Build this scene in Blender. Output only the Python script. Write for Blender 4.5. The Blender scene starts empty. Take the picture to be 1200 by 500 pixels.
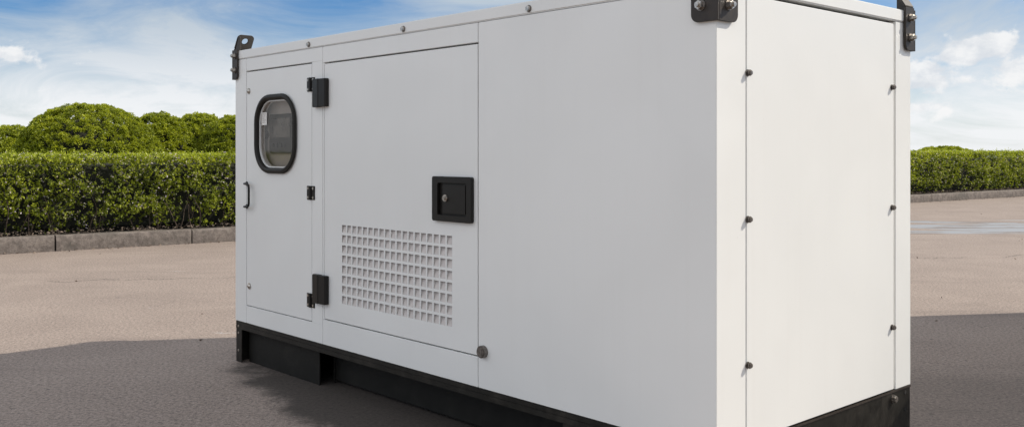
import bpy, bmesh, math, random
import numpy as np
from mathutils import Vector, Matrix, noise as mnoise

random.seed(7)
rng = np.random.default_rng(11)
scene = bpy.context.scene
COL = scene.collection
R = math.radians

# ------------------------------------------------------------------ materials
class NT:
    """tiny helper around a node tree"""
    def __init__(s, tree):
        s.t = tree; s.n = tree.nodes; s.l = tree.links
    def new(s, kind, **kw):
        n = s.n.new(kind)
        for k, v in kw.items(): setattr(n, k, v)
        return n
    def put(s, sock, v):
        if isinstance(v, bpy.types.NodeSocket): s.l.new(v, sock)
        else: sock.default_value = v
    def math(s, op, a, b=0.0, c=0.0, clamp=False):
        n = s.new('ShaderNodeMath', operation=op, use_clamp=clamp)
        s.put(n.inputs[0], a); s.put(n.inputs[1], b); s.put(n.inputs[2], c)
        return n.outputs[0]
    def mix(s, f, a, b, mode='MIX'):
        n = s.new('ShaderNodeMix', data_type='RGBA', blend_type=mode)
        s.put(n.inputs[0], f); s.put(n.inputs[6], a); s.put(n.inputs[7], b)
        return n.outputs[2]
    def noise(s, vec, scale, detail=3.0, rough=.5, dist=0.0, lac=2.0):
        n = s.new('ShaderNodeTexNoise')
        s.l.new(vec, n.inputs['Vector'])
        n.inputs['Scale'].default_value = scale; n.inputs['Detail'].default_value = detail
        n.inputs['Roughness'].default_value = rough; n.inputs['Distortion'].default_value = dist
        n.inputs['Lacunarity'].default_value = lac
        return n.outputs[0]
    def ramp(s, v, a, b, lo=0.0, hi=1.0):
        n = s.new('ShaderNodeMapRange', interpolation_type='SMOOTHSTEP')
        s.put(n.inputs[0], v)
        n.inputs[1].default_value = a; n.inputs[2].default_value = b
        n.inputs[3].default_value = lo; n.inputs[4].default_value = hi
        return n.outputs[0]
    def mapping(s, vec, scale=(1,1,1), loc=(0,0,0), rot=(0,0,0)):
        n = s.new('ShaderNodeMapping')
        s.l.new(vec, n.inputs[0]); n.inputs[1].default_value = loc
        n.inputs[2].default_value = rot; n.inputs[3].default_value = scale
        return n.outputs[0]
    def bump(s, h, strength, dist):
        n = s.new('ShaderNodeBump')
        s.put(n.inputs['Height'], h); n.inputs['Strength'].default_value = strength
        n.inputs['Distance'].default_value = dist
        return n.outputs[0]

def material(name):
    m = bpy.data.materials.new(name); m.use_nodes = True
    nt = NT(m.node_tree); b = nt.n['Principled BSDF']
    return m, nt, b

def rgb(*c): return (c[0], c[1], c[2], 1.0)

def simple(name, base, rough=.5, metallic=0.0, vary=.25, scale=60, bump=.0, dust=None, spec=.5):
    m, nt, b = material(name)
    tc = nt.new('ShaderNodeTexCoord').outputs['Object']
    f = nt.noise(tc, scale, 4, .6)
    c = nt.mix(nt.ramp(f, .3, .7), rgb(*[v*(1-vary) for v in base]), rgb(*[v*(1+vary) for v in base]))
    if dust:
        d = nt.ramp(nt.noise(tc, 9, 6, .7), .45, .75, 0, dust[3])
        c = nt.mix(d, c, rgb(*dust[:3]))
    nt.put(b.inputs['Base Color'], c)
    nt.put(b.inputs['Roughness'], nt.ramp(f, .2, .8, rough*.85, min(1, rough*1.15)))
    b.inputs['Metallic'].default_value = metallic
    b.inputs['Specular IOR Level'].default_value = spec
    if bump: nt.put(b.inputs['Normal'], nt.bump(f, bump, .001))
    return m

def white_paint():
    m, nt, b = material('white_paint')
    tc = nt.new('ShaderNodeTexCoord').outputs['Object']
    big = nt.noise(tc, 1.6, 3, .5, .4)
    c = nt.mix(nt.ramp(big, .3, .7), rgb(.765, .772, .757), rgb(.798, .804, .788))
    # faint dusty film and rain streaks, a shape of their own
    st = nt.noise(nt.mapping(tc, (26, 26, .9)), 1, 5, .6)
    c = nt.mix(nt.ramp(st, .5, .8, 0, .05), c, rgb(.58, .54, .49))
    sp = nt.noise(tc, 140, 2, .5)
    c = nt.mix(nt.ramp(sp, .70, .80, 0, .22), c, rgb(.45, .40, .35))
    nt.put(b.inputs['Base Color'], c)
    nt.put(b.inputs['Roughness'], nt.ramp(nt.noise(tc, 5, 4, .6), .3, .7, .28, .42))
    b.inputs['Specular IOR Level'].default_value = .5
    peel = nt.noise(tc, 420, 2, .5)
    wave = nt.noise(tc, 2.2, 1, .4)
    n1 = nt.new('ShaderNodeBump'); nt.put(n1.inputs['Height'], wave); n1.inputs['Strength'].default_value = .35; n1.inputs['Distance'].default_value = .022
    n2 = nt.new('ShaderNodeBump'); nt.put(n2.inputs['Height'], peel); n2.inputs['Strength'].default_value = .12; n2.inputs['Distance'].default_value = .0006
    nt.l.new(n1.outputs[0], n2.inputs['Normal']); nt.l.new(n2.outputs[0], b.inputs['Normal'])
    return m

def glass_mat():
    m, nt, b = material('window_glass')
    nt.n.remove(b)
    out = nt.n['Material Output']
    tr = nt.new('ShaderNodeBsdfTransparent'); tr.inputs[0].default_value = rgb(.86, .84, .82)
    gl = nt.new('ShaderNodeBsdfGlossy'); gl.inputs['Roughness'].default_value = .04
    fr = nt.new('ShaderNodeFresnel'); nt.l.new(nt.math('MULTIPLY_ADD', nt.new('ShaderNodeNewGeometry').outputs['Backfacing'], -.5308, 1.3), fr.inputs[0])
    mx = nt.new('ShaderNodeMixShader')
    nt.l.new(fr.outputs[0], mx.inputs[0]); nt.l.new(tr.outputs[0], mx.inputs[1]); nt.l.new(gl.outputs[0], mx.inputs[2])
    nt.l.new(mx.outputs[0], out.inputs[0])
    return m

def leaf_mat(name, dark, mid, tip, pale=None):
    m, nt, b = material(name)
    a = nt.new('ShaderNodeAttribute', attribute_name='leaf_kind').outputs['Fac']
    r = nt.new('ShaderNodeValToRGB')
    nt.l.new(a, r.inputs[0])
    e = r.color_ramp.elements
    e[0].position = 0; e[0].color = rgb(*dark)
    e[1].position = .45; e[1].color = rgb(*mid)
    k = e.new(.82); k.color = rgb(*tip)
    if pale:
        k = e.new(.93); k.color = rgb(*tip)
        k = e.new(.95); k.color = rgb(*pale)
    nt.l.new(r.outputs[0], b.inputs['Base Color'])
    b.inputs['Roughness'].default_value = .42
    b.inputs['Specular IOR Level'].default_value = .4
    tl = nt.new('ShaderNodeBsdfTranslucent')
    nt.l.new(nt.mix(1.0, r.outputs[0], rgb(1.5, 1.5, .55), 'MULTIPLY'), tl.inputs[0])
    ms = nt.new('ShaderNodeMixShader'); ms.inputs[0].default_value = .3
    nt.l.new(b.outputs[0], ms.inputs[1]); nt.l.new(tl.outputs[0], ms.inputs[2])
    nt.l.new(ms.outputs[0], nt.n['Material Output'].inputs[0])
    return m

def asphalt_mat():
    m, nt, b = material('weathered_asphalt')
    pos = nt.new('ShaderNodeNewGeometry').outputs['Position']
    fine = nt.noise(pos, 190, 2, .6)
    agg = nt.noise(pos, 105, 3, .65)
    blot = nt.noise(pos, 1.3, 5, .6, .6)
    grain = nt.noise(pos, 58, 4, .8)
    c = nt.mix(nt.ramp(blot, .3, .72), rgb(.262, .210, .180), rgb(.330, .268, .230))
    c = nt.mix(nt.ramp(agg, .42, .66, 0, .75), c, rgb(.42, .35, .31))
    c = nt.mix(nt.ramp(fine, .52, .68, 0, .62), c, rgb(.085, .072, .066))
    big = nt.ramp(nt.noise(pos, 24, 2, .5), .66, .74, 0, .7)
    c = nt.mix(big, c, rgb(.10, .085, .075))
    lt = nt.ramp(nt.noise(pos, 33, 2, .5), .70, .76, 0, .7)
    c = nt.mix(lt, c, rgb(.50, .45, .41))
    c = nt.mix(nt.ramp(grain, .50, .60, 0, .62), c, rgb(.10, .086, .08))
    c = nt.mix(nt.ramp(grain, .36, .45, .55, 0), c, rgb(.50, .43, .38))
    # streaky worn / stained areas following the traffic
    wear = nt.noise(nt.mapping(pos, (.5, 2.4, 1), rot=(0, 0, R(-12))), 1, 5, .6, .5)
    c = nt.mix(nt.ramp(wear, .52, .75, 0, .28), c, rgb(.11, .09, .08))
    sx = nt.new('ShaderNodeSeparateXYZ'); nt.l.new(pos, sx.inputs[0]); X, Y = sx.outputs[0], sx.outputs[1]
    # oil stain and contact shade along the base, both painted into the colour
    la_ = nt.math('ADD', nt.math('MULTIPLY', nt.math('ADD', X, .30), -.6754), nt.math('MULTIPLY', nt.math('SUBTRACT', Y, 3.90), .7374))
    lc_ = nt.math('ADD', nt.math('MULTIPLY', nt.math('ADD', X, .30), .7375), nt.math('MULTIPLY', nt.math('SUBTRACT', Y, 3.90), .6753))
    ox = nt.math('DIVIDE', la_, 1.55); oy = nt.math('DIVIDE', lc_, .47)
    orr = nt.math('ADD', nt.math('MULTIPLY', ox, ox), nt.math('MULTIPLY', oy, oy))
    shade_stain = nt.ramp(nt.math('ADD', orr, nt.math('MULTIPLY', nt.noise(pos, 3.2, 6, .68), 1.7)), 1.45, 2.05, .86, 0)
    c = nt.mix(shade_stain, c, rgb(.030, .026, .023))
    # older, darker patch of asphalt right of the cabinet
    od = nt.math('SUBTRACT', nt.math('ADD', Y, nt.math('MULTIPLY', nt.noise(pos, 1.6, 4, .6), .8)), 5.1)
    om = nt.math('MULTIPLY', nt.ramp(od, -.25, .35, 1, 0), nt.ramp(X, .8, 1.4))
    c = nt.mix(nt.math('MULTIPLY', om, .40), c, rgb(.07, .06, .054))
    # hairline crack: Y = 8.05 + .12*(X+3) + wobble, fades by noise
    wob = nt.noise(nt.mapping(pos, (1, 0, 0)), 2.1, 6, .65)
    line = nt.math('ADD', nt.math('MULTIPLY_ADD', X, .22, 8.83), nt.math('MULTIPLY', nt.math('SUBTRACT', wob, .5), .9))
    dcr = nt.math('ABSOLUTE', nt.math('SUBTRACT', Y, line))
    crack = nt.ramp(dcr, .006, .022, 1, 0)
    crack = nt.math('MULTIPLY', crack, nt.ramp(nt.noise(pos, 1.7, 3, .6), .38, .5))
    vor = nt.new('ShaderNodeTexVoronoi', feature='DISTANCE_TO_EDGE'); vor.inputs['Scale'].default_value = .33
    dv = nt.new('ShaderNodeVectorMath', operation='ADD')
    nz = nt.new('ShaderNodeTexNoise'); nt.l.new(pos, nz.inputs['Vector']); nz.inputs['Scale'].default_value = 2.4; nz.inputs['Detail'].default_value = 5
    sc = nt.new('ShaderNodeVectorMath', operation='SCALE'); nt.l.new(nz.outputs['Color'], sc.inputs[0]); sc.inputs['Scale'].default_value = .5
    nt.l.new(pos, dv.inputs[0]); nt.l.new(sc.outputs[0], dv.inputs[1]); nt.l.new(dv.outputs[0], vor.inputs['Vector'])
    crack2 = nt.math('MULTIPLY', nt.ramp(vor.outputs['Distance'], .0012, .0035, 1, 0), nt.ramp(nt.noise(pos, .9, 2, .5), .5, .6))
    crack = nt.math('MAXIMUM', crack, nt.math('MULTIPLY', crack2, .28))
    c = nt.mix(nt.math('MULTIPLY', crack, .62), c, rgb(.045, .038, .034))
    # old white paint flecks
    fl = nt.noise(nt.mapping(pos, (1.1, 5.5, 1), rot=(0, 0, R(8))), 1.35, 4, .6)
    flm = nt.math('MULTIPLY', nt.ramp(fl, .70, .73), nt.ramp(nt.noise(pos, 40, 3, .7), .45, .6))
    c = nt.mix(nt.math('MULTIPLY', flm, .8), c, rgb(.55, .55, .56))
    # shallow puddles / wet streaks beyond the cabinet
    px = nt.math('DIVIDE', nt.math('SUBTRACT', X, 7.6), 4.6)
    pyl = nt.math('MULTIPLY_ADD', X, .12, 13.5)
    py = nt.math('DIVIDE', nt.math('SUBTRACT', Y, pyl), 2.1)
    pr = nt.math('ADD', nt.math('POWER', nt.math('ABSOLUTE', px), 2), nt.math('POWER', nt.math('ABSOLUTE', py), 2))
    pm = nt.math('SUBTRACT', nt.noise(nt.mapping(pos, (.22, .95, 1), rot=(0, 0, R(-6))), 1, 5, .62, .9), nt.math('MULTIPLY', pr, .2))
    wet = nt.ramp(pm, .38, .45); pool = nt.math('MULTIPLY', nt.ramp(pm, .41, .44), nt.ramp(nt.noise(nt.mapping(pos, (.5, 2.6, 1)), 1.3, 5, .6), .42, .50))
    c = nt.mix(nt.math('MULTIPLY', wet, .5), c, rgb(.085, .072, .068))
    c = nt.mix(nt.math('MULTIPLY', pool, .7), c, rgb(.34, .365, .39))  # pale sky reflection of the puddles painted into the colour
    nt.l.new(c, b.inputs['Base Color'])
    rough = nt.ramp(agg, .3, .7, .82, .95)
    rm = nt.new('ShaderNodeMix', data_type='FLOAT'); nt.l.new(pool, rm.inputs[0]); nt.l.new(rough, rm.inputs[2]); rm.inputs[3].default_value = .42
    nt.l.new(rm.outputs[0], b.inputs['Roughness'])
    b.inputs['Specular IOR Level'].default_value = .35
    h = nt.math('ADD', nt.math('MULTIPLY', fine, .5), nt.math('SUBTRACT', agg, nt.math('MULTIPLY', crack, 1.2)))
    st = nt.math('MULTIPLY', nt.math('SUBTRACT', 1.0, pool), h)
    nt.l.new(nt.bump(st, .40, .004), b.inputs['Normal'])
    return m

def earth_mat(name, a, bcol, scale):
    m, nt, b = material(name)
    pos = nt.new('ShaderNodeNewGeometry').outputs['Position']
    f = nt.noise(pos, scale, 6, .7)
    nt.l.new(nt.mix(nt.ramp(f, .3, .7), rgb(*a), rgb(*bcol)), b.inputs['Base Color'])
    b.inputs['Roughness'].default_value = .95
    nt.l.new(nt.bump(f, .9, .03), b.inputs['Normal'])
    return m

def stone_mat():
    m, nt, b = material('kerb_stone')
    pos = nt.new('ShaderNodeNewGeometry').outputs['Position']
    f = nt.noise(pos, 14, 6, .72); g = nt.noise(pos, 90, 3, .6); l = nt.noise(pos, 2.2, 5, .6)
    c = nt.mix(nt.ramp(f, .35, .65), rgb(.125, .105, .092), rgb(.235, .20, .175))
    c = nt.mix(nt.ramp(g, .5, .68, 0, .6), c, rgb(.07, .062, .058))
    c = nt.mix(nt.ramp(l, .5, .7, 0, .55), c, rgb(.085, .078, .066))
    nt.l.new(c, b.inputs['Base Color']); b.inputs['Roughness'].default_value = .9
    nt.l.new(nt.bump(nt.math('ADD', f, nt.math('MULTIPLY', g, .4)), .8, .012), b.inputs['Normal'])
    return m

M = dict(
    white=white_paint(),
    black=simple('black_plastic', (.010, .009, .0075), .42, vary=.2, spec=.3),
    bracket=simple('bracket_enamel', (.030, .024, .020), .48, vary=.2, dust=(.085, .07, .06, .35), spec=.35),
    rubber=simple('window_rubber', (.014, .0125, .010), .6, spec=.3, vary=.2, scale=30),
    zinc=simple('zinc_steel', (.50, .47, .43), .36, 1.0, vary=.3, scale=120),
    dull=simple('dull_steel', (.20, .18, .165), .45, .85, vary=.35, scale=120),
    skid=simple('skid_enamel', (.012, .011, .0085), .5, vary=.3, scale=25, dust=(.10, .085, .07, .22), spec=.3),
    tank=simple('tank_enamel', (.010, .0095, .008), .6, vary=.3, scale=25, dust=(.05, .045, .038, .2), spec=.25),
    inner=simple('inner_dark', (.012, .011, .010), .9),
    panel=simple('panel_grey', (.46, .44, .42), .5, vary=.06, scale=12),
    liner=simple('grille_liner', (.60, .56, .535), .6, vary=.06, scale=30),
    paper=simple('label_paper', (.72, .71, .68), .8, vary=.05),
    screen=simple('screen_glass', (.05, .045, .04), .15, vary=.6, scale=18),
    lightgrey=simple('switch_grey', (.35, .33, .31), .5, vary=.1),
    glass=glass_mat(),
    asphalt=asphalt_mat(),
    stone=stone_mat(),
    soil=earth_mat('bed_soil', (.045, .033, .026), (.15, .12, .10), 16),
    lawn=earth_mat('lawn_ground', (.04, .055, .018), (.08, .095, .03), 4),
    wood=simple('twig_bark', (.085, .062, .045), .9, vary=.4, scale=40),
    litter=simple('dry_leaf', (.17, .13, .10), .9, vary=.5, scale=9),
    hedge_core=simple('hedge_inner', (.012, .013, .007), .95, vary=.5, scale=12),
    hedge=leaf_mat('hedge_leaf', (.050, .070, .012), (.19, .235, .022), (.47, .52, .055), (.62, .55, .60)),
    bush=leaf_mat('bush_leaf', (.10, .13, .014), (.28, .325, .026), (.53, .55, .045)),
)

# ------------------------------------------------------------------ mesh helpers
class MB:
    """collects shapes (with material slots) and links them as ONE mesh object"""
    def __init__(s):
        s.bm = bmesh.new(); s.mats = []
    def slot(s, m):
        if m not in s.mats: s.mats.append(m)
        return s.mats.index(m)
    def absorb(s, t, mat, mtx=None):
        if mtx is not None: t.transform(mtx)
        bmesh.ops.recalc_face_normals(t, faces=t.faces)
        me = bpy.data.meshes.new('tmp'); t.to_mesh(me); t.free()
        n0 = len(s.bm.faces); s.bm.from_mesh(me); bpy.data.meshes.remove(me)
        s.bm.faces.ensure_lookup_table(); k = s.slot(mat)
        for i in range(n0, len(s.bm.faces)): s.bm.faces[i].material_index = k
    def box(s, x0, x1, y0, y1, z0, z1, mat, bev=0.0, seg=2, mtx=None):
        t = bmesh.new(); bmesh.ops.create_cube(t, size=1)
        for v in t.verts:
            v.co = Vector((x0 if v.co.x < 0 else x1, y0 if v.co.y < 0 else y1, z0 if v.co.z < 0 else z1))
        if bev: bmesh.ops.bevel(t, geom=list(t.edges), offset=bev, segments=seg, affect='EDGES', clamp_overlap=True)
        s.absorb(t, mat, mtx)
    def cyl(s, p, d, r, h, mat, n=20, r2=None, bev=0.0):
        """starts at p, runs h along d"""
        t = bmesh.new()
        bmesh.ops.create_cone(t, cap_ends=True, segments=n, radius1=r, radius2=r if r2 is None else r2, depth=h)
        if bev:
            es = [e for e in t.edges if all(v.co.z > 0 for v in e.verts)]
            bmesh.ops.bevel(t, geom=es, offset=bev, segments=2, affect='EDGES', clamp_overlap=True)
        d = Vector(d).normalized()
        q = d.to_track_quat('Z', 'Y').to_matrix().to_4x4()
        s.absorb(t, mat, Matrix.Translation(Vector(p) + d*h/2) @ q)
    def prism(s, outer, holes, o, u, v, w, th, mat, bev=0.0):
        """outline in (a,b) on the plane o+a*u+b*v, thickness th along w"""
        t = bmesh.new(); o, u, v, w = map(Vector, (o, u, v, w)); es = []
        for lp in [outer] + holes:
            vs = [t.verts.new(o + u*a + v*b) for a, b in lp]
            es += [t.edges.new((vs[i], vs[(i+1) % len(vs)])) for i in range(len(vs))]
        bmesh.ops.triangle_fill(t, edges=es, use_beauty=True, use_dissolve=False)
        fs = list(t.faces)
        r = bmesh.ops.extrude_face_region(t, geom=fs)
        bmesh.ops.translate(t, verts=[g for g in r['geom'] if isinstance(g, bmesh.types.BMVert)], vec=w*th)
        bmesh.ops.recalc_face_normals(t, faces=t.faces)
        if bev:
            sharp = [e for e in t.edges if len(e.link_faces) == 2 and e.calc_face_angle() > 1.2]
            bmesh.ops.bevel(t, geom=sharp, offset=bev, segments=2, affect='EDGES', clamp_overlap=True)
        s.absorb(t, mat)
    def tube(s, pts, r, mat, n=10):
        t = bmesh.new(); rings = []; P = [Vector(p) for p in pts]
        q = None; pd = None
        for i, p in enumerate(P):
            d = (P[min(i+1, len(P)-1)] - P[max(i-1, 0)]).normalized()
            q = d.to_track_quat('Z', 'Y') if q is None else pd.rotation_difference(d) @ q
            pd = d; rr = r[i] if isinstance(r, (list, tuple)) else r
            rings.append([t.verts.new(p + q @ Vector((math.cos(a)*rr, math.sin(a)*rr, 0)))
                          for a in [2*math.pi*k/n for k in range(n)]])
        for a, b in zip(rings, rings[1:]):
            for k in range(n): t.faces.new((a[k], a[(k+1) % n], b[(k+1) % n], b[k]))
        t.faces.new(rings[0]); t.faces.new(rings[-1])
        s.absorb(t, mat)
    def build(s, name, parent=None, angle=35):
        me = bpy.data.meshes.new(name); s.bm.to_mesh(me); s.bm.free()
        for m in s.mats: me.materials.append(m)
        me.polygons.foreach_set('use_smooth', [True]*len(me.polygons))
        me.set_sharp_from_angle(angle=R(angle))
        o = bpy.data.objects.new(name, me); COL.objects.link(o); o.parent = parent
        return o

def rrect(x0, x1, z0, z1, r, n=8):
    pts = []
    for cx, cz, a0 in ((x1-r, z1-r, 0), (x0+r, z1-r, 90), (x0+r, z0+r, 180), (x1-r, z0+r, 270)):
        pts += [(cx + r*math.cos(R(a0+90*k/n)), cz + r*math.sin(R(a0+90*k/n))) for k in range(n+1)]
    return pts

def tag(o, label=None, cat=None, group=None, kind=None):
    if label: o['label'] = label
    if cat: o['category'] = cat
    if group: o['group'] = group
    if kind: o['kind'] = kind
    return o

def empty(name, loc=(0, 0, 0), rz=0.0):
    o = bpy.data.objects.new(name, None); COL.objects.link(o)
    o.location = loc; o.rotation_euler = (0, 0, rz); o.empty_display_size = .2
    return o

def copy_tree(o, parent=None):
    c = o.copy(); COL.objects.link(c)
    if parent: c.parent = parent
    for ch in [x for x in bpy.data.objects if x.parent == o]: copy_tree(ch, c)
    return c

# ------------------------------------------------------------------ the generator
# local frame: x along the long side (0 at the near corner, negative to the far end), y into the depth, z up
L, W, ZB, ZS, ZT = 2.988, 1.223, .212, 1.555, 1.600
D1 = (-.6754, .7374)
gen = empty('generator', (.5863, 2.737, 0), math.atan2(-D1[1], -D1[0]))
tag(gen, 'large white generator cabinet with window door, grille door and black steel base', 'generator')
WH = M['white']; T = .03; B = .0016

def part(mb, name, parent=gen, angle=35): return mb.build(name, parent, angle)

# front frame (posts, rails) : butted strips 2 mm apart so each sheet seam is a real joint
m = MB()
m.box(-L, -2.868, 0, T, ZB, ZS-.002, WH, B)                       # far corner post
m.box(-2.8679, -2.1355, .0004, T, 1.490, ZS-.002, WH, B)           # rail over small door
m.box(-2.8679, -2.1355, .0004, T, ZB, .299, WH, B)                # rail under small door
m.box(-2.2285, -2.1355, .0002, T, .2991, 1.4899, WH, B)            # post between the doors
m.box(-2.1335, -1.054, 0, T, 1.481, ZS-.002, WH, B)
m.box(-2.1335, -1.054, 0, T, ZB, .3235, WH, B)
m.box(-2.1335, -2.1215, .0005, T, .3236, 1.4809, WH, B)
part(m, 'front_frame')
m = MB(); m.prism([(-1.0515, 0), (0, 0), (0, .1475), (-T, .1475), (-T, T), (-1.0515, T)], [], (0, 0, ZB), (1, 0, 0), (0, 1, 0), (0, 0, 1), ZS-.002-ZB, WH, B); part(m, 'side_panel')
# end face: removable panel
m = MB()
m.box(-T, .0012, .1497, 1.088, ZB+.004, ZS-.012, WH, .0025)
part(m, 'end_panel')
m = MB(); m.box(-.022, -.012, 1.0885, 1.1035, ZB+.002, ZS-.003, M['panel']); part(m, 'panel_channel')
# back and far end
m = MB(); m.prism([(-L, W-T), (-T, W-T), (-T, 1.104), (0, 1.104), (0, W), (-L, W)], [], (0, 0, ZB), (1, 0, 0), (0, 1, 0), (0, 0, 1), ZS-.002-ZB, WH, B)
part(m, 'back_panel')
m = MB(); m.box(-L, -L+T, T+.0005, W-T-.0005, ZB+.002, ZS-.002, WH, B)
for k in range(9):
    m.box(-L-.006, -L+.002, .25, W-.25, .55+.07*k, .58+.07*k, WH, .002, mtx=None)
part(m, 'far_end_panel')
# roof
m = MB()
m.box(-L-.002, .0035, -.0025, W+.0025, ZS, ZT, WH, .004)
m.box(-L+.15, -.15, .12, W-.12, ZT-.001, ZT+.004, WH, .003)
part(m, 'roof')
# dark lining seen through the joints
m = MB()
m.box(-L+T+.003, -T-.003, .115, W-T-.003, ZB+.012, ZS-.004, M['inner'])
m.box(-2.30, -1.99, T+.001, .114, ZB+.012, ZS-.004, M['inner'])
m.box(-1.17, -T-.003, T+.001, .114, ZB+.012, ZS-.004, M['inner'])
m.box(-L+T+.003, -2.80, T+.001, .114, ZB+.012, ZS-.004, M['inner'])
m.box(-2.7999, -2.3001, T+.001, .114, ZB+.012, .93, M['inner'])
m.box(-2.7999, -2.3001, T+.001, .114, 1.40, ZS-.004, M['inner'])
m.box(-1.9899, -1.1701, T+.04, .114, ZB+.012, ZS-.004, M['inner'])
m.box(-1.9899, -1.1701, T+.001, T+.039, ZB+.012, .38, M['inner'])
m.box(-1.9899, -1.1701, T+.001, T+.039, .79, ZS-.004, M['inner'])
part(m, 'inner_lining')

def bolt_mb(kind='hex'):
    """pointing to -y, base at the origin"""
    m = MB()
    if kind == 'hex':
        m.cyl((0, 0, 0), (0, -1, 0), .0125, .0025, M['dull'], 20)
        m.cyl((0, -.0025, 0), (0, -1, 0), .0105, .008, M['zinc'], 6, bev=.0012)
    elif kind == 'spacer':
        m.cyl((0, 0, 0), (0, -1, 0), .0125, .004, M['dull'], 20, bev=.001)
        m.cyl((0, -.004, 0), (0, -1, 0), .0075, .007, M['black'], 16)
        m.cyl((0, -.011, 0), (0, -1, 0), .0115, .004, M['dull'], 20, bev=.001)
        m.cyl((0, -.015, 0), (0, -1, 0), .0085, .007, M['dull'], 6, bev=.001)
    elif kind == 'lift':
        m.cyl((0, 0, 0), (0, -1, 0), .0165, .003, M['dull'], 24)
        m.cyl((0, -.003, 0), (0, -1, 0), .0135, .013, M['zinc'], 6, bev=.0018)
        m.cyl((0, -.016, 0), (0, -1, 0), .0075, .007, M['zinc'], 14, bev=.001)
    elif kind == 'cap':
        m.cyl((0, 0, 0), (0, -1, 0), .0225, .020, M['dull'], 28, bev=.004)
        m.cyl((0, -.0201, 0), (0, -1, 0), .012, .0015, M['dull'], 20)
    elif kind == 'dome':
        m.cyl((0, 0, 0), (0, -1, 0), .0155, .004, M['zinc'], 24, bev=.001)
        m.cyl((0, -.004, 0), (0, -1, 0), .012, .007, M['zinc'], 24, r2=.006)
    elif kind == 'screw':
        m.cyl((0, 0, 0), (0, -1, 0), .0062, .003, M['zinc'], 14, bev=.001)
    return m
_store = {}
def bolt(name, kind, loc, rz, parent):
    if kind not in _store:
        o = bolt_mb(kind).build(name, parent, 40); _store[kind] = o.data
    else:
        o = bpy.data.objects.new(name, _store[kind]); COL.objects.link(o); o.parent = parent
    o.location = loc; o.rotation_euler = (0, 0, rz)
    return o
for x in (-2.251, -1.514, -.778): bolt('bolt', 'hex', (x, -.0025, 1.573), 0, gen)
bolt('cap_bolt', 'cap', (-1.020, 0, .349), 0, gen)
for z in (1.311, .876, .443):
    bolt('bolt', 'spacer', (.0012, .1545, z), math.pi/2, gen).scale = (.84, .7, .84)
    bolt('bolt', 'spacer', (.0012, 1.070, z), math.pi/2, gen).scale = (.84, .7, .84)

# ---- small door with the window
door = MB()
DX0, DX1, DZ0, DZ1 = -2.8645, -2.2315, .304, 1.4835
door.prism([(DX0, DZ0), (DX1, DZ0), (DX1, DZ1), (DX0, DZ1)], [rrect(-2.728, -2.392, 1.008, 1.326, .105)],
           (0, 0, 0), (1, 0, 0), (0, 0, 1), (0, 1, 0), T-.002, WH)
d1o = part(door, 'door'); tag(d1o, 'narrow white door with a round-cornered window and thin black handle')
d1o.location.y = .001
g = MB()   # window: rubber seal swept round the opening
path = rrect(-2.744, -2.376, .992, 1.342, .122, 14); n = len(path)
prof = [(0.0, .0), (-.012, -.003), (-.0175, -.009), (-.014, -.016), (-.002, -.019), (.007, -.014), (.011, -.004), (.011, .026), (.004, .026)]
t = bmesh.new(); rings = []
for i in range(n):
    a, b_ = Vector(path[i-1]), Vector(path[(i+1) % n]); tg = (b_-a).normalized(); nn = Vector((-tg.y, tg.x))
    rings.append([t.verts.new((path[i][0]+nn.x*q[0], q[1], path[i][1]+nn.y*q[0])) for q in prof])
for i in range(n):
    A, C_ = rings[i], rings[(i+1) % n]
    for k in range(len(prof)): t.faces.new((A[k], A[(k+1) % len(prof)], C_[(k+1) % len(prof)], C_[k]))
g.absorb(t, M['rubber'])
part(g, 'window_seal', d1o)
g = MB(); g.prism(rrect(-2.732, -2.388, 1.004, 1.330, .108), [], (0, .006, 0), (1, 0, 0), (0, 0, 1), (0, 1, 0), .003, M['glass'])
part(g, 'window_pane', d1o)
g = MB()
g.box(-2.716, -2.664, .0035, .0055, 1.212, 1.274, M['paper'])
for k in range(5): g.box(-2.710, -2.672-.006*(k % 3), .0030, .0036, 1.264-.010*k, 1.2675-.010*k, M['lightgrey'])
part(g, 'paper_label', d1o)
# handle
hx, hz0, hz1 = -2.862, .803, .919
hm = MB()
for z in (hz0, hz1): hm.cyl((hx, 0, z), (0, -1, 0), .011, .006, M['black'], 18, bev=.002)
pts = [(hx, -.004, hz1), (hx+.004, -.018, hz1), (hx+.022, -.024, hz1), (hx+.050, -.025, hz1-.001), (hx+.062, -.025, hz1-.007), (hx+.066, -.025, hz1-.02),
       (hx+.066, -.025, hz0+.02), (hx+.062, -.025, hz0+.007), (hx+.050, -.025, hz0+.001), (hx+.022, -.024, hz0), (hx+.004, -.018, hz0), (hx, -.004, hz0)]
hm.tube(pts, .0058, M['black'], 12)
part(hm, 'handle', d1o)
bolt('quarter_turn_lock', 'dome', (-2.843, 0, 1.387), 0, d1o)
bolt('quarter_turn_lock', 'dome', (-2.836, 0, .402), 0, d1o)

def small_hinge(x, z, parent):
    h = MB()
    h.box(x-.034, x-.0065, -.0045, 0, z-.032, z+.032, M['black'], .0015)
    h.box(x+.0065, x+.034, -.0045, 0, z-.032, z+.032, M['black'], .0015)
    h.cyl((x, -.006, z-.032), (0, 0, 1), .0065, .064, M['black'], 16)
    for dx in (-.022, .022):
        for dz in (-.021, .021):
            h.cyl((x+dx, -.0045, z+dz), (0, -1, 0), .0062, .0025, M['zinc'], 14, bev=.0008)
    return part(h, 'hinge', parent)
for z in (1.388, .891, .398): small_hinge(-2.2345, z, d1o)

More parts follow.
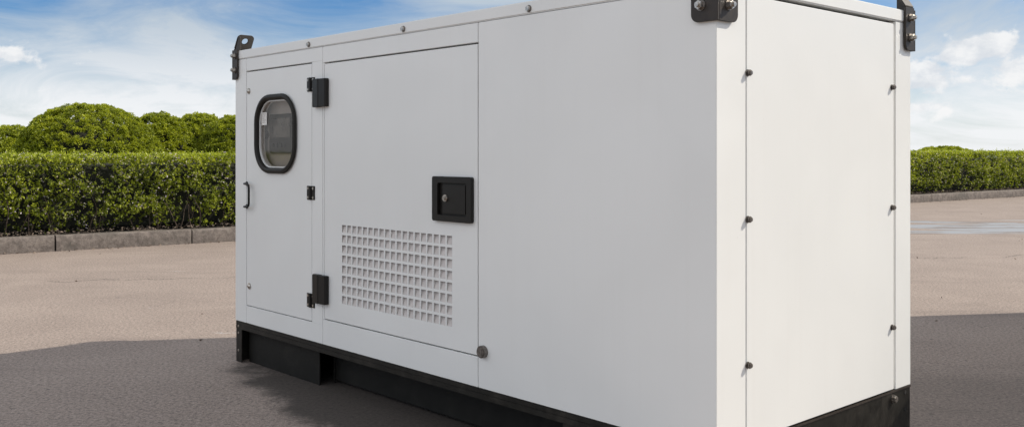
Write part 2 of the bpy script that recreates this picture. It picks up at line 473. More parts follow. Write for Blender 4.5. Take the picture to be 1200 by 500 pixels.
# control panel behind the window
cp = MB(); cp.box(-2.795, -2.305, .050, .112, .935, 1.395, M['panel'], .002); cpo = part(cp, 'control_panel')
c = MB()
c.box(-2.700, -2.470, .036, .0498, 1.072, 1.265, M['black'], .004)
part(c, 'display', cpo)
c = MB(); c.box(-2.685, -2.487, .0335, .0359, 1.150, 1.245, M['screen'], .001); part(c, 'screen', cpo)
for i in range(4):
    c = MB(); c.cyl((-2.655+.038*i, .0359, 1.112), (0, -1, 0), .010, .005, M['black'], 16, bev=.001); part(c, 'button', cpo)
c = MB(); c.cyl((-2.745, .0499, 1.165), (0, -1, 0), .020, .018, M['black'], 20, bev=.003)
part(c, 'switch', cpo)

# ---- big door with grille and latch
GX0, GX1, GZ0, GZ1 = -1.976, -1.207, .4135, .7555
BX0, BX1, BZ0, BZ1 = -2.118, -1.0565, .3295, 1.4745
NC, NR = 19, 8
pc = (GX1-GX0)/(NC-.23); hw = pc*.79; pr_ = (GZ1-GZ0)/(NR-.30); hh = pr_*.76
xs = [BX0]; zs = [BZ0]
for i in range(NC): xs += [GX0+i*pc, GX0+i*pc+hw]
for j in range(NR): zs += [GZ0+j*pr_, GZ0+j*pr_+hh]
xs.append(BX1); zs.append(BZ1)
t = bmesh.new(); dpt = .0014
LX0, LX1, LZ0, LZ1 = -1.312, -1.077, .813, .984
def vv(i, j, y, cache={}):
    k = (i, j, y)
    if k not in cache: cache[k] = t.verts.new((xs[i], y, zs[j]))
    return cache[k]
def hole(i, j): return 0 < i < len(xs)-2 and 0 < j < len(zs)-2 and i % 2 == 1 and j % 2 == 1
for i in range(len(xs)-1):
    for j in range(len(zs)-1):
        if hole(i, j):
            for (a, b_) in (((i, j), (i+1, j)), ((i+1, j), (i+1, j+1)), ((i+1, j+1), (i, j+1)), ((i, j+1), (i, j))):
                t.faces.new((vv(*a, 0.0), vv(*b_, 0.0), vv(*b_, dpt), vv(*a, dpt)))
        else:
            t.faces.new((vv(i, j, 0.0), vv(i+1, j, 0.0), vv(i+1, j+1, 0.0), vv(i, j+1, 0.0)))
            t.faces.new((vv(i, j, dpt), vv(i, j+1, dpt), vv(i+1, j+1, dpt), vv(i+1, j, dpt)))
I, J = len(xs)-1, len(zs)-1
for i in range(I):
    t.faces.new((vv(i, 0, 0.0), vv(i, 0, dpt), vv(i+1, 0, dpt), vv(i+1, 0, 0.0)))
    t.faces.new((vv(i, J, 0.0), vv(i+1, J, 0.0), vv(i+1, J, dpt), vv(i, J, dpt)))
for j in range(J):
    t.faces.new((vv(0, j, 0.0), vv(0, j+1, 0.0), vv(0, j+1, dpt), vv(0, j, dpt)))
    t.faces.new((vv(I, j, 0.0), vv(I, j, dpt), vv(I, j+1, dpt), vv(I, j+1, 0.0)))
bd = MB(); bd.absorb(t, WH)
bd.box(BX0+.0002, BX0+.02, dpt+.0002, .027, BZ0+.0002, BZ1-.0002, WH)
bd.box(BX1-.02, BX1-.0002, dpt+.0002, .027, BZ0+.0002, BZ1-.0002, WH)
bd.box(BX0+.0201, BX1-.0201, dpt+.0002, .027, BZ0+.0002, BZ0+.02, WH)
bd.box(BX0+.0201, BX1-.0201, dpt+.0002, .027, BZ1-.02, BZ1-.0002, WH)
d2o = part(bd, 'door', angle=20); tag(d2o, 'wide white door with a square-holed grille and recessed black latch')
d2o.location.y = .001
# sloped louvre blades behind the holes, one per row
lb = MB()
for j in range(NR):
    z0 = GZ0+j*pr_; z1 = z0+hh
    lb.prism([(dpt+.0003, z0-.003), (dpt+.013, z1+.002), (dpt+.013, z1+.0045), (dpt+.0003, z0-.0005)], [], (GX0-.002, 0, 0), (0, 1, 0), (0, 0, 1), (1, 0, 0), GX1-GX0+.004, M['liner'])
    lb.box(GX0-.002, GX1+.002, dpt+.0003, dpt+.0125, z1+.0052, z1+.0062, M['inner'])  # black strip over each blade, shade at the hole tops put in as colour
for x in (GX0-.004, GX1+.002): lb.box(x, x+.0018, dpt+.0003, dpt+.0365, GZ0-.01, GZ1+.01, M['liner'])
part(lb, 'louvre', d2o, 20)

la = MB()
la.prism(rrect(LX0, LX1, LZ0, LZ1, .009, 5), [rrect(LX0+.034, LX1-.028, LZ0+.024, LZ1-.024, .007, 5)], (0, -.0155, 0), (1, 0, 0), (0, 0, 1), (0, 1, 0), .0150, M['black'], .0022)
la.prism(rrect(LX0+.034, LX1-.028, LZ0+.024, LZ1-.024, .007, 5), [], (0, -.0025, 0), (1, 0, 0), (0, 0, 1), (0, 1, 0), .002, M['black'])
lao = part(la, 'latch', d2o)
pdm = MB(); pdm.box(LX0+.060, LX1-.034, -.0125, -.0027, LZ0+.030, LZ1-.029, M['black'], .003); part(pdm, 'latch_paddle', d2o)
lk = MB(); lk.cyl((LX0+.082, -.0126, .902), (0, -1, 0), .0135, .006, M['zinc'], 24, bev=.0015)
lk.cyl((LX0+.082, -.0187, .902), (0, -1, 0), .009, .006, M['zinc'], 20, bev=.0015)
lk.box(LX0+.081, LX0+.083, -.0253, -.0248, .896, .908, M['black'])
part(lk, 'lock', d2o)
def big_hinge(z0, z1):
    h = MB(); x = -2.1345
    h.prism([(-.060, -.0005), (-.060, -.017), (-.054, -.023), (-.008, -.026), (-.003, -.020), (-.003, -.0005)], [], (x, 0, z0), (1, 0, 0), (0, 1, 0), (0, 0, 1), z1-z0, M['black'], .002)
    h.prism([(.052, -.0005), (.052, -.017), (.047, -.023), (.008, -.026), (.003, -.020), (.003, -.0005)], [], (x, 0, z0+.001), (1, 0, 0), (0, 1, 0), (0, 0, 1), z1-z0-.002, M['black'], .002)
    h.cyl((x, -.017, z0+.003), (0, 0, 1), .0085, z1-z0-.006, M['black'], 18)
    return part(h, 'hinge', d2o)
big_hinge(1.281, 1.409); big_hinge(.395, .525)

# ---- lifting brackets
def lifting(cx, cy, sx, sy, wf, we):
    """corner at (cx,cy); sx,sy point outwards; wf width along x, we width along y"""
    b_ = MB(); th = .009; r = .024; z0 = 1.452
    K = M['bracket']
    def outline(w, zt):       # plate with one rounded lower corner away from the edge
        pts = [(-.0, z0), (0, zt), (w, zt)]
        pts += [(w - r + r*math.cos(R(a)), z0 + r - r*math.sin(R(a))) for a in range(0, 91, 15)]
        return pts
    yo = cy + sy*.0035; xo = cx + sx*.0042
    b_.prism(outline(wf, ZT+.004), [], (xo+sx*th, yo, 0), (-sx, 0, 0), (0, 0, 1), (0, sy, 0), th, K, .0015)
    b_.prism(outline(we, ZT+.012), [], (xo, yo-sy*.0005, 0), (0, -sy, 0), (0, 0, 1), (sx, 0, 0), th, K, .0015)
    # lug bent inwards over the roof
    ang = R(57); up = Vector((-sx*math.cos(ang), 0, math.sin(ang))); nr = Vector((sx*math.sin(ang), 0, math.cos(ang)))
    h = .082; q = []
    rr = .020
    q = [(0, 0), (we, 0)] + [(we - rr + rr*math.cos(R(a)), h - rr + rr*math.sin(R(a))) for a in range(0, 91, 15)] + [(rr - rr*math.cos(R(a)), h - rr + rr*math.sin(R(a))) for a in range(90, -1, -15)]
    hol = [(we/2 +   .017*math.cos(R(a)), h*.58 + .017*math.sin(R(a))) for a in range(0, 360, 20)]
    b_.prism(q, [hol], (xo, yo-sy*.0005, ZT+.011), (0, -sy, 0), up, nr, th, K, .0015)
    # web that stiffens the bend
    b_.prism([(0, ZT+.0045), (.043, ZT+.076), (.054, ZT+.066), (.054, ZT+.0045)], [], (xo, yo-sy*.011, 0), (-sx, 0, 0), (0, 0, 1), (0, sy, 0), .008, K, .001)
    o = part(b_, 'lifting_bracket')
    for z in (1.500, 1.573):
        bolt('bolt', 'lift', (xo+sx*th-sx*(wf*.62 if wf > .07 else wf*.55), yo+sy*th, z), 0 if sy < 0 else math.pi, o)
        bolt('bolt', 'lift', (xo+sx*th, yo-sy*we*.48, z), math.pi/2 if sx > 0 else -math.pi/2, o)
    return o
lifting(0, 0, 1, -1, .094, .092)
lifting(-L, 0, -1, -1, .056, .092)
lifting(0, W, 1, 1, .094, .068)
lifting(-L, W, -1, 1, .094, .092)

# ---- black steel base
SK = M['skid']
s = MB()
s.box(-L+.001, -.011, .002, W-.002, .1915, .2105, SK, .002)            # top flange
s.box(-L+.001, -.011, .002, .009, .170, .1912, SK, .001)               # front lip
s.box(-L+.001, -.011, W-.009, W-.002, .0, .1912, SK, .001)             # back web
s.box(-L+.002, -L+.008, .0095, W-.0095, .0, .1912, SK, .001)           # far end plate
s.box(-L+.002, -L+.062, .003, .0085, 0, .1698, SK, .001)              # far foot plate
s.box(-.62, -.0105, .003, .0085, 0, .1698, SK, .001)                  # near foot plate
s.box(-L+.0621, -2.236, .045, .051, .0, .191, M['tank'], .001)
for x in (-2.62,): s.box(x, x+.012, .16, W-.05, .002, .191, SK, .001)
part(s, 'steel_base')
s = MB()
s.box(-.010, -.0005, .003, W-.003, .0, .2035, SK, .001)
s.box(-.0105, .003, .0025, W-.0025, .2037, .2105, M['zinc'] if False else M['bracket'], .001)
for yy, zz in ((1.181, .189), (1.181, .127), (.04, .189), (.04, .127)):
    s.cyl((-.0006, yy, zz), (1, 0, 0), .008, .0012, M['inner'], 16)
e_ = part(s, 'end_plate')
bolt('bolt', 'hex', (-.0004, 1.080, .183), math.pi/2, gen).scale = (1.25, 1.6, 1.25)
s = MB(); s.box(-2.232, -.30, .125, W-.10, .012, .1895, M['tank'], .006)
s.box(-2.2338, -2.222, .118, .1248, .004, .1895, M['tank'], .001)
part(s, 'fuel_tank')
for z in (.185, .150, .06):
    bolt('bolt', 'screw', (-L+.030, .0028, z), 0, gen)

# added copy of the cabinet, out of view, put there to cast the right-hand shadow
shadow_gen = copy_tree(gen)
shadow_gen['label'] = 'added copy of the white cabinet, out of view, placed to cast the right-hand shadow'
ga = R(14)      # its plain back faces the picture; far back corner at (3.8, 6.5)
shadow_gen.location = (3.8+W*math.cos(ga), 6.5-W*math.sin(ga), 0); shadow_gen.rotation_euler = (0, 0, R(90)-ga)
gen['group'] = 'white generator cabinet on the asphalt and its added copy out of view'; shadow_gen['group'] = gen['group']

# ------------------------------------------------------------------ ground, kerb, bed
def sheet(name, pts, z, mat):
    bm = bmesh.new(); bm.faces.new([bm.verts.new((x, y, z)) for x, y in pts])
    bmesh.ops.recalc_face_normals(bm, faces=bm.faces)
    if bm.faces[:][0].normal.z < 0: bmesh.ops.reverse_faces(bm, faces=bm.faces)
    me = bpy.data.meshes.new(name); bm.to_mesh(me); bm.free(); me.materials.append(mat)
    o = bpy.data.objects.new(name, me); COL.objects.link(o); o['kind'] = 'structure'
    return o
KP = Vector((-5.44, 10.14)); KD = Vector((.7997, .6006)).normalized(); KN = Vector((-KD.y, KD.x))   # KN points away from the camera
def kp(s_, o_): p = KP + KD*s_ + KN*o_; return (p.x, p.y)
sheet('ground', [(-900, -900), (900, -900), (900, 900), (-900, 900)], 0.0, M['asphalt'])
sheet('lawn', [kp(-600, .16), kp(700, .16), kp(700, 500), kp(-600, 500)], .10, M['lawn'])
# soil bed with uneven surface
bm = bmesh.new(); ns, no = 420, 9; grid = []
for i in range(ns+1):
    row = []
    for j in range(no+1):
        s_ = -12 + 52*i/ns; o_ = .145 + 1.5*j/no
        x, y = kp(s_, o_); zz = .135 + .035*mnoise.noise(Vector((x*3, y*3, 0))) + .02*mnoise.noise(Vector((x*11, y*11, 3)))
        if j == no: zz = .08
        row.append(bm.verts.new((x, y, zz)))
    grid.append(row)
for i in range(ns):
    for j in range(no): bm.faces.new((grid[i][j], grid[i+1][j], grid[i+1][j+1], grid[i][j+1]))
bmesh.ops.recalc_face_normals(bm, faces=bm.faces)
me = bpy.data.meshes.new('planting_bed'); bm.to_mesh(me); bm.free(); me.materials.append(M['soil'])
me.polygons.foreach_set('use_smooth', [True]*len(me.polygons))
o = bpy.data.objects.new('planting_bed', me); COL.objects.link(o); o['kind'] = 'structure'
# kerb stones
k = MB(); s_ = -12.0
def s_at(px):   # where the view through this photo column meets the kerb line
    tt = (px-600)/1118; return (tt*KP.y-KP.x)/(KD.x-tt*KD.y)
j0, j1 = s_at(65), s_at(225); step = j1-j0
s0 = j0 - 6*step
rk = random.Random(4)
for i in range(34):
    a = s0+i*step+.006+rk.uniform(0, .004); b_ = s0+(i+1)*step-.006-rk.uniform(0, .004)
    n = 14; off = rk.uniform(-.008, .008); hz = .170+rk.uniform(-.005, .005)
    t = bmesh.new(); secs = []
    for q in range(n+1):
        ss = a+(b_-a)*q/n
        prof = [(0, -.05), (.0, .06), (.002, hz-.018), (.012, hz-.003), (.03, hz), (.13, hz), (.145, hz-.01), (.145, -.05)]
        ring = []
        for (o_, z_) in prof:
            x, y = kp(ss, o_+off); w = mnoise.noise(Vector((x*5, y*5, z_*9)))*.007 + mnoise.noise(Vector((x*17, y*17, z_*20)))*.004
            ring.append(t.verts.new((x+KN.x*w, y+KN.y*w, z_+(w*.5 if z_ > .1 else 0))))
        secs.append(ring)
    for A, C_ in zip(secs, secs[1:]):
        for q in range(len(A)-1): t.faces.new((A[q], A[q+1], C_[q+1], C_[q]))
    t.faces.new(secs[0]); t.faces.new(secs[-1])
    k.absorb(t, M['stone'])
ko = k.build('kerb', None, 50); ko['kind'] = 'structure'

# ------------------------------------------------------------------ foliage
def leaves_object(name, P, A, S, kind, mat, parent=None, aspect=.55):
    """P base points, A leaf direction (unit), S length, kind 0..1 (leaf colour class)"""
    n = len(P)
    rnd = rng.normal(size=(n, 3)); side = np.cross(A, rnd); side /= np.linalg.norm(side, axis=1)[:, None]+1e-9
    nor = np.cross(side, A)
    S = S[:, None]
    v = np.empty((n, 4, 3), dtype=np.float32)
    v[:, 0] = P
    v[:, 1] = P + A*S*.5 + side*S*aspect*.5 + nor*S*.10
    v[:, 2] = P + A*S
    v[:, 3] = P + A*S*.5 - side*S*aspect*.5 + nor*S*.10
    me = bpy.data.meshes.new(name)
    me.vertices.add(n*4); me.vertices.foreach_set('co', v.ravel())
    me.loops.add(n*4); me.loops.foreach_set('vertex_index', np.arange(n*4, dtype=np.int32))
    me.polygons.add(n); me.polygons.foreach_set('loop_start', np.arange(0, n*4, 4, dtype=np.int32))
    me.polygons.foreach_set('loop_total', np.full(n, 4, dtype=np.int32))
    me.update(calc_edges=True)
    at = me.attributes.new('leaf_kind', 'FLOAT', 'FACE'); at.data.foreach_set('value', kind.astype(np.float32))
    me.materials.append(mat)
    o = bpy.data.objects.new(name, me); COL.objects.link(o); o.parent = parent
    return o

def unit(v): return v/(np.linalg.norm(v, axis=1)[:, None]+1e-9)

def sprigs(base, direc, length, nleaf, lsize, tone):
    """leaves set along short twigs"""
    n = len(base)
    t = np.tile(np.linspace(.1, 1, nleaf), n)
    b = np.repeat(base, nleaf, 0); d = np.repeat(direc, nleaf, 0); ln = np.repeat(length, nleaf)
    P = b + d*(t*ln)[:, None] + rng.normal(size=b.shape)*.004
    A = unit(d*.75 + unit(rng.normal(size=b.shape))*.95)
    S = np.repeat(lsize, nleaf)*rng.uniform(.7, 1.25, len(P))*(1.08-.35*t)
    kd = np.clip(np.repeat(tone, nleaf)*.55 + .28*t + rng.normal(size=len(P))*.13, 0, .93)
    return P, A, S, kd

# clipped hedge along the kerb
H0, H1, HTOP = -6.5, 30.0, 1.075        # extent along the kerb, top height
HF, HB = .50, 1.45                     # front and back face, measured from the kerb line
hedge = empty('hedge', (*kp(-1, .9), .13))
tag(hedge, 'long clipped green hedge planted behind the stone kerb', 'hedge')
hinv = Vector(hedge.location)
def nz(x, y, z, f): return mnoise.noise(Vector((x*f, y*f, z*f)))
def bulge(s_, z): return .055*nz(s_, z, 5, 1.4)+.045*nz(s_, z, 1, 4.0)
def top_at(s_, o_): return HTOP + .022*nz(s_, o_, 9, 1.1)+.02*nz(s_, o_, 2, 5) + (.06 if s_ > 16 else 0)
bm = bmesh.new(); rings = []
ns = 300
for i in range(ns+1):
    s_ = H0+.1+(H1-H0-.2)*i/ns; ring = []
    for (o_, z_) in [(HF+.30, .10), (HF+.22, .22), (HF+.19, .5), (HF+.20, .82), (HF+.30, .93), (HF+.45, .945), (HB-.4, .945), (HB-.1, .95), (HB-.1, .2), (HB-.2, .1)]:
        w = .07*nz(s_*1.0, z_, o_, 5); x, y = kp(s_, o_+w*(1 if o_ < 1 else -1)); ring.append(bm.verts.new((x-hinv.x, y-hinv.y, z_+w*.4-hinv.z)))
    rings.append(ring)
for A, C_ in zip(rings, rings[1:]):
    for q in range(len(A)-1): bm.faces.new((A[q], A[q+1], C_[q+1], C_[q]))
bm.faces.new(rings[0]); bm.faces.new(rings[-1]); bmesh.ops.recalc_face_normals(bm, faces=bm.faces)
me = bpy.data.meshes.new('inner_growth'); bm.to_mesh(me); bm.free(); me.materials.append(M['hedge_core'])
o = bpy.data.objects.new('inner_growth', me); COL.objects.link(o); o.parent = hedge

bases, dirs, lens, sizes, tones = [], [], [], [], []
def add_sprig(x, y, z, d, ln, sz, tone):
    bases.append((x-hinv.x, y-hinv.y, z-hinv.z)); dirs.append(d); lens.append(ln); sizes.append(sz); tones.append(tone)
rh = random.Random(3)
def density(s_):
    if s_ < 5.2: return 1.0
    if s_ < 14: return .30
    return .62
N = 56000
for i in range(N):
    s_ = rh.uniform(H0, H1)
    if rh.random() > density(s_): continue
    far = s_ > 14
    sz = .042 if far else .033
    u = rh.random()
    if u < .60:      # front face
        z = .17 + (HTOP-.19)*rh.random()**.93
        if z < .33 and rh.random() < .45: continue
        dep = abs(rh.gauss(0, .065))
        clump = nz(s_, z, 3, 3.2)+.6*nz(s_, z, 8, 8.5)
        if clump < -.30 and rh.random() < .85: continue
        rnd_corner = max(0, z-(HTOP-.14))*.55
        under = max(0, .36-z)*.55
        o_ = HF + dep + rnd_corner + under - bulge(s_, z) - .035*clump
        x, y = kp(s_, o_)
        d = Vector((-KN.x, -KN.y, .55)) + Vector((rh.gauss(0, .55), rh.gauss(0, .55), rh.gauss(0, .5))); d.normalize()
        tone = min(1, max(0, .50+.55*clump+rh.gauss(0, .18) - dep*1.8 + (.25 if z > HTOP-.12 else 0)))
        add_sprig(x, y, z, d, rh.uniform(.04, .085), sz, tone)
    elif u < .94:    # top face
        o_ = rh.uniform(HF+.05, HB-.03) if rh.random() < .6 else HF+.05+rh.random()**2*.35
        z = top_at(s_, o_) - .05 - abs(rh.gauss(0, .03)) - max(0, HF+.13-o_)*.5
        x, y = kp(s_, o_)
        d = Vector((rh.gauss(0, .45), rh.gauss(0, .45), 1)); d.normalize()
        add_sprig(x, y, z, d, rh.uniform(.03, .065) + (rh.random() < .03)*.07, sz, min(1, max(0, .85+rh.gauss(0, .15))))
    else:            # back face and ends
        z = rh.uniform(.2, HTOP-.05); o_ = HB-abs(rh.gauss(0, .05)); x, y = kp(s_, o_)
        if rh.random() < .06:
            x, y = kp(H0 if rh.random() < .5 else H1, rh.uniform(HF, HB))
        d = Vector((KN.x, KN.y, .6)) + Vector((rh.gauss(0, .5), rh.gauss(0, .5), rh.gauss(0, .5))); d.normalize()
        add_sprig(x, y, z, d, .07, sz, .5)
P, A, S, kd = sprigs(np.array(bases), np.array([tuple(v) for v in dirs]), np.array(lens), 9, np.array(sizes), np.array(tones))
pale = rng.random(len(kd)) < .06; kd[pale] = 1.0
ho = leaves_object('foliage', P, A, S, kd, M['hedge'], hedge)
# bare stems low in the hedge
rs = random.Random(5)
for i in range(84):
    s_ = rs.uniform(H0+.2, 5.5 if i < 64 else H1-.3); o_ = HF+rs.uniform(.05, .18); x, y = kp(s_, o_)
    p = Vector((x, y, .10)) - hinv; pts = [p.copy()]
    d = Vector((rs.gauss(0, .25)-KN.x*.3, rs.gauss(0, .25)-KN.y*.3, 1)).normalized()
    for q in range(5):
        p = p + d*rs.uniform(.07, .12); d = (d+Vector((rs.gauss(0, .25), rs.gauss(0, .25), .1))).normalized(); pts.append(p.copy())
    st = MB(); st.tube(pts, [.008, .007, .006, .005, .004, .002], M['wood'], 5); st.build('stem', hedge)

# fallen leaves and crumbs on the bed and along the gutter
n = 9000
ss = rng.uniform(-7, 26, n); oo = np.where(rng.random(n) < .88, rng.uniform(.13, .80, n), -np.abs(rng.normal(0, .10, n)))
PX = KP.x+KD.x*ss+KN.x*oo; PY = KP.y+KD.y*ss+KN.y*oo
PZ = np.where(oo > .0, .165+rng.uniform(0, .03, n), .008)
nb = 260      # a few blown out over the asphalt
bx, by = rng.uniform(-7, 11, nb), 3.2+rng.random(nb)**1.3*16
PX = np.concatenate([PX, bx]); PY = np.concatenate([PY, by]); PZ = np.concatenate([PZ, np.full(nb, .006)]); n += nb
A = unit(np.stack([rng.normal(size=n), rng.normal(size=n), np.abs(rng.normal(size=n))*.25], 1))
lo = leaves_object('leaf_litter', np.stack([PX, PY, PZ], 1), A, rng.uniform(.012, .034, n), rng.random(n), M['litter'])
tag(lo, 'dry brown fallen leaves under the hedge, a few blown over the asphalt', 'fallen leaves', kind='stuff')

# rounded bushes behind the hedge
def bush(px, depth, width, top, dy, label, seed, deep=1.0, lump=.125, name='round_bush', lean=0.0):
    r_ = random.Random(seed)
    cx, cy = (px-600)/1118*depth, depth
    b = empty(name, (cx, cy, .10)); tag(b, label, 'bush', 'bushes growing behind the hedge')
    rx, ry = width/2, width/2*deep; zc = max(.45, top*.42); rz = top-zc
    def surf(th, ph, k=1.0):
        c = math.cos(ph); f = 1 + .035*mnoise.noise(Vector((math.cos(th)*2+seed, math.sin(th)*2, ph*2))) + .03*mnoise.noise(Vector((math.cos(th)*5+seed, math.sin(th)*5, ph*5)))
        w = c**.86 if c > 0 else 0
        return Vector((rx*w*math.cos(th)*f*k, ry*w*math.sin(th)*f*k, zc + (rz*math.sin(ph)*f*k if ph > 0 else zc*math.sin(ph)*.9) - .10))
    bm = bmesh.new(); ring = []; nu, nvv = 28, 12
    for j in range(nvv+1):
        ph = R(-75+163*j/nvv)
        ring.append([bm.verts.new(surf(2*math.pi*i/nu, ph, .78)) for i in range(nu)])
    for A_, C_ in zip(ring, ring[1:]):
        for i in range(nu): bm.faces.new((A_[i], A_[(i+1) % nu], C_[(i+1) % nu], C_[i]))
    bm.faces.new(ring[0]); bm.faces.new(ring[-1]); bmesh.ops.recalc_face_normals(bm, faces=bm.faces)
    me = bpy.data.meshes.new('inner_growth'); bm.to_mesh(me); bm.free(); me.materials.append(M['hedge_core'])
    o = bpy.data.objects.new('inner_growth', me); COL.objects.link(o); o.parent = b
    bs, ds, ls, sz, tn = [], [], [], [], []
    area = 4*math.pi*((rx*ry)**.8+2*(rx*rz)**.8)/3; nl = int(area*.8/(lump*lump)*1.25)
    for q in range(nl):
        ph = math.asin(r_.uniform(-.45, 1)); th = r_.uniform(0, 2*math.pi)
        c = surf(th, ph, r_.uniform(.93, .985)); out = Vector((math.cos(th)*math.cos(ph), math.sin(th)*math.cos(ph), math.sin(ph)+.15)).normalized()
        lr = lump*r_.uniform(.6, .95); tone0 = r_.gauss(.50, .2) + .35*mnoise.noise(Vector((c.x*2.2+seed, c.y*2.2, c.z*2.2)))
        for e in range(30):
            d = (out*.75+Vector((r_.gauss(0, .6), r_.gauss(0, .6), r_.gauss(0, .6)+.15))).normalized()
            p = c + Vector((d.x*lr, d.y*lr, d.z*lr*.8))*r_.uniform(.35, .9)
            bs.append(tuple(p)); ds.append(tuple(d)); ls.append(lr*.28); sz.append(.025*depth/14); tn.append(min(1, max(0, tone0+r_.gauss(0, .12))))
    P, A, S, kd = sprigs(np.array(bs), np.array(ds), np.array(ls), 4, np.array(sz), np.array(tn))
    leaves_object('foliage', P, A, S, kd, M['bush'], b, .6)
    tk = MB()
    for q in range(5):
        a = q*1.3; tk.tube([(.05*math.cos(a), .05*math.sin(a), -.02), (.12*math.cos(a), .12*math.sin(a), zc*.5), (rx*.5*math.cos(a), ry*.5*math.sin(a), zc)], [.035, .028, .012], M['wood'], 7)
    tk.build('trunk', b)
    return b
E0 = 1.0715
def topz(py, depth): return E0 + (179.9-py)/1118*depth
bush(103, 14.2, 2.12, topz(123.5, 14.2), 0, 'big dome-shaped bush, the tallest one, rising behind the left hedge', 21, lump=.075)
bush(187, 15.6, 1.3, topz(134.5, 15.6), 0, 'small rounded bush just right of the tallest dome-shaped bush', 22, lump=.075)
bush(233, 16.4, 1.25, topz(135, 16.4), 0, 'rounded bush second from the white cabinet, behind the hedge', 23, lump=.075)
bush(274, 15.9, 1.25, topz(137.5, 15.9), 0, 'bush half hidden by the far edge of the white cabinet', 24, lump=.075)
bush(12, 17.0, 1.9, topz(149.5, 17.0), 0, 'low bush left of the tallest dome-shaped bush, at the picture edge', 25, lump=.075)
bush(212, 17.6, 1.6, topz(143, 17.6), 0, 'low bush set farther back between two rounded bushes', 27, lump=.075)
bush(1106, 27.0, 2.2, topz(173.5, 27.0), 0, 'low bush just showing above the right stretch of hedge', 26, lump=.075)

# ------------------------------------------------------------------ sky, sun
SUN_EL = 40.4; sd = Vector((.985, .175)).normalized(); azs = math.atan2(sd.x, sd.y)   # clockwise from +Y
w = bpy.data.worlds.new('World'); scene.world = w; w.use_nodes = True
nt = NT(w.node_tree); bg = nt.n['Background']
sky = nt.new('ShaderNodeTexSky', sky_type='NISHITA'); sky.sun_disc = False
sky.sun_elevation = R(SUN_EL); sky.sun_rotation = azs
sky.air_density = 1.0; sky.dust_density = .6; sky.ozone_density = 1.6
gen_ = nt.new('ShaderNodeTexCoord').outputs['Generated']
sp = nt.new('ShaderNodeSeparateXYZ'); nt.l.new(gen_, sp.inputs[0]); dx, dy, dz = sp.outputs
az = nt.math('ARCTAN2', dx, dy); el = nt.math('ARCSINE', dz)
cmb = nt.new('ShaderNodeCombineXYZ'); nt.l.new(az, cmb.inputs[0]); nt.l.new(el, cmb.inputs[1])
uv = cmb.outputs[0]
def ang(px, py):
    a = math.atan((px-600)/1118); return a, math.atan((179.9-py)/1118*math.cos(a))
def blob(px, py, wx, wy, rot=0):
    a, e = ang(px, py)
    p = nt.math('SUBTRACT', az, a); q = nt.math('SUBTRACT', el, e)
    cr, sr = math.cos(R(rot)), math.sin(R(rot))
    p2 = nt.math('ADD', nt.math('MULTIPLY', p, cr/(wx/1118)), nt.math('MULTIPLY', q, sr/(wx/1118)))
    q2 = nt.math('ADD', nt.math('MULTIPLY', p, -sr/(wy/1118)), nt.math('MULTIPLY', q, cr/(wy/1118)))
    r2 = nt.math('ADD', nt.math('MULTIPLY', p2, p2), nt.math('MULTIPLY', q2, q2))
    return nt.math('EXPONENT', nt.math('MULTIPLY', r2, -1.0))
# thin veil of cloud, thick towards the horizon
veil = nt.ramp(el, R(1.2), R(11.5), 1.0, .40)
wisp = nt.noise(nt.mapping(uv, (6, 20, 1), rot=(0, 0, R(-26))), 1.0, 8, .62, .9)
d = nt.math('ADD', veil, nt.math('MULTIPLY', nt.math('SUBTRACT', wisp, .50), 2.0))
for args, amt in (((25, 8, 90, 50, 15), -.45), ((395, 14, 105, 34, 0), -.50), ((1010, 5, 60, 30, 0), -.12), ((1120, 40, 110, 60, 0), .25), ((200, 20, 110, 30, -20), .15), ((560, 0, 120, 35, 0), .45), ((1120, 110, 120, 60), -.42), ((120, 60, 130, 16, -28), .22), ((230, 75, 90, 30, -20), .18)):
    d = nt.math('ADD', d, nt.math('MULTIPLY', blob(*args), amt))
d = nt.math('MINIMUM', nt.math('MAXIMUM', d, 0.0), 1.0)
# cumulus puffs
pn = nt.noise(nt.mapping(uv, (30, 42, 1)), 1.0, 7, .6, .2)
puff = None
for args, amt in (((1082, 90, 34, 24), 1.25), ((1135, 60, 50, 17, 6), 1.3), ((1090, 125, 40, 12), .6), ((1180, 80, 40, 25), .8), ((1128, 92, 30, 8), .55), ((15, 64, 46, 20, -8), .72), ((25, 50, 14, 8), .5), ((640, -60, 200, 40), .8), ((-160, 40, 90, 30), .8), ((1400, 20, 120, 40), .9)):
    bsk = nt.math('MULTIPLY', blob(*args), amt)
    puff = bsk if puff is None else nt.math('MAXIMUM', puff, bsk)
pd = nt.ramp(nt.math('ADD', puff, nt.math('MULTIPLY', nt.math('SUBTRACT', pn, .5), 2.6)), .42, .85)
fine = nt.noise(nt.mapping(uv, (30, 40, 1)), 1.0, 5, .6)
blue = nt.new('ShaderNodeHueSaturation'); blue.inputs['Saturation'].default_value = 1.25; blue.inputs['Value'].default_value = 1.0
nt.l.new(sky.outputs[0], blue.inputs['Color'])
bluec = nt.mix(1.0, blue.outputs[0], rgb(.60, .80, 1.08), 'MULTIPLY')
SKYV = 6.6
veilc = nt.mix(nt.ramp(el, R(2.0), R(8.5)), rgb(SKYV*1.38, SKYV*1.40, SKYV*1.43), rgb(SKYV*.78, SKYV*.90, SKYV*1.02))
c1 = nt.mix(nt.math('MULTIPLY', d, .95), bluec, veilc)
cc = nt.mix(nt.ramp(fine, .35, .65), rgb(SKYV*1.08, SKYV*1.13, SKYV*1.20), rgb(SKYV*1.42, SKYV*1.42, SKYV*1.42))
c2 = nt.mix(nt.math('MULTIPLY', pd, .9), c1, cc)
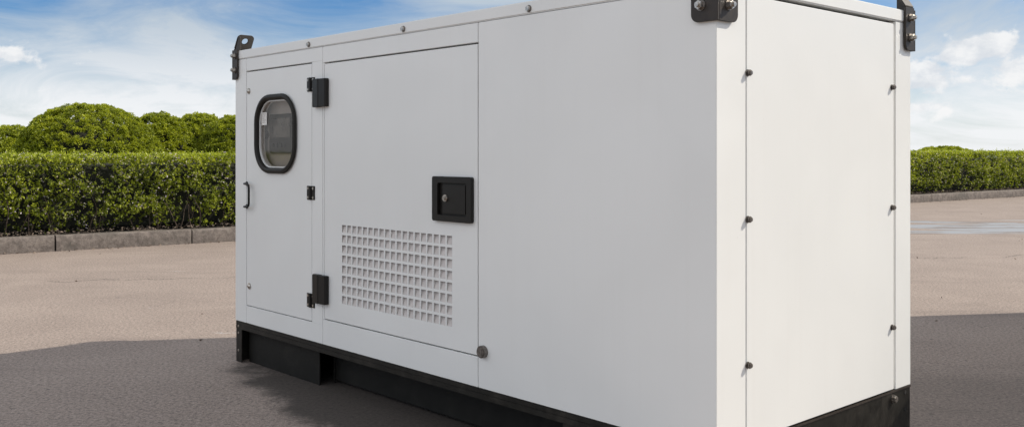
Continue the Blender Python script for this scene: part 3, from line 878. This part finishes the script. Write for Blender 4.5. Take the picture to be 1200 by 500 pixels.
# bright broken cloud added above the picture to fill the shaded side
ov = nt.ramp(nt.math('ADD', el, nt.math('MULTIPLY', nt.noise(gen_, 2.2, 5, .6), .12)), R(14), R(26))
cov = nt.ramp(nt.noise(nt.mapping(gen_, (1, 1, 2.2)), 1.9, 6, .55), .36, .52, .45, 1)
opp = nt.math('MAXIMUM', nt.math('ADD', nt.math('MULTIPLY', dx, -.96), nt.math('MULTIPLY', dy, -.28)), 0.0)  # added cloud brightens opposite the sun for more fill
amt = nt.math('MULTIPLY', nt.math('MULTIPLY_ADD', opp, .40, .88), nt.ramp(el, R(35), R(62), 1, .30))
ccol = nt.mix(1.0, rgb(11.9, 12.1, 12.5), nt.new('ShaderNodeCombineColor').outputs[0], 'MULTIPLY')
cn = [n for n in nt.n if n.bl_idname == 'ShaderNodeCombineColor'][-1]
for q in range(3): nt.l.new(amt, cn.inputs[q])
c2 = nt.mix(nt.math('MULTIPLY', ov, cov), c2, ccol)
# below the horizon nothing is seen; keep the plain sky there
nt.l.new(c2, bg.inputs[0]); bg.inputs[1].default_value = .10

sun = bpy.data.lights.new('sun', 'SUN'); sun.energy = 4.35; sun.angle = R(.53); sun.color = (1.0, .915, .79)
so = bpy.data.objects.new('sun', sun); COL.objects.link(so)
dirv = Vector((sd.x*math.cos(R(SUN_EL)), sd.y*math.cos(R(SUN_EL)), math.sin(R(SUN_EL))))
so.rotation_euler = dirv.to_track_quat('Z', 'Y').to_euler(); so.location = (6, 1, 8)

cam = bpy.data.cameras.new('camera'); cam.sensor_width = 36; cam.lens = 1118/1200*36
cam.shift_y = -(250-179.9)/1200; cam.clip_start = .05; cam.clip_end = 3000
co = bpy.data.objects.new('camera', cam); COL.objects.link(co)
co.location = (0, 0, E0); co.rotation_euler = (R(90), 0, 0)
scene.camera = co

scene.render.engine = 'CYCLES'
scene.cycles.max_bounces = 8; scene.cycles.transparent_max_bounces = 8
scene.view_settings.view_transform = 'Standard'; scene.view_settings.look = 'None'
scene.view_settings.exposure = 0.0; scene.view_settings.gamma = 1.0; scene.view_settings.use_curve_mapping = False
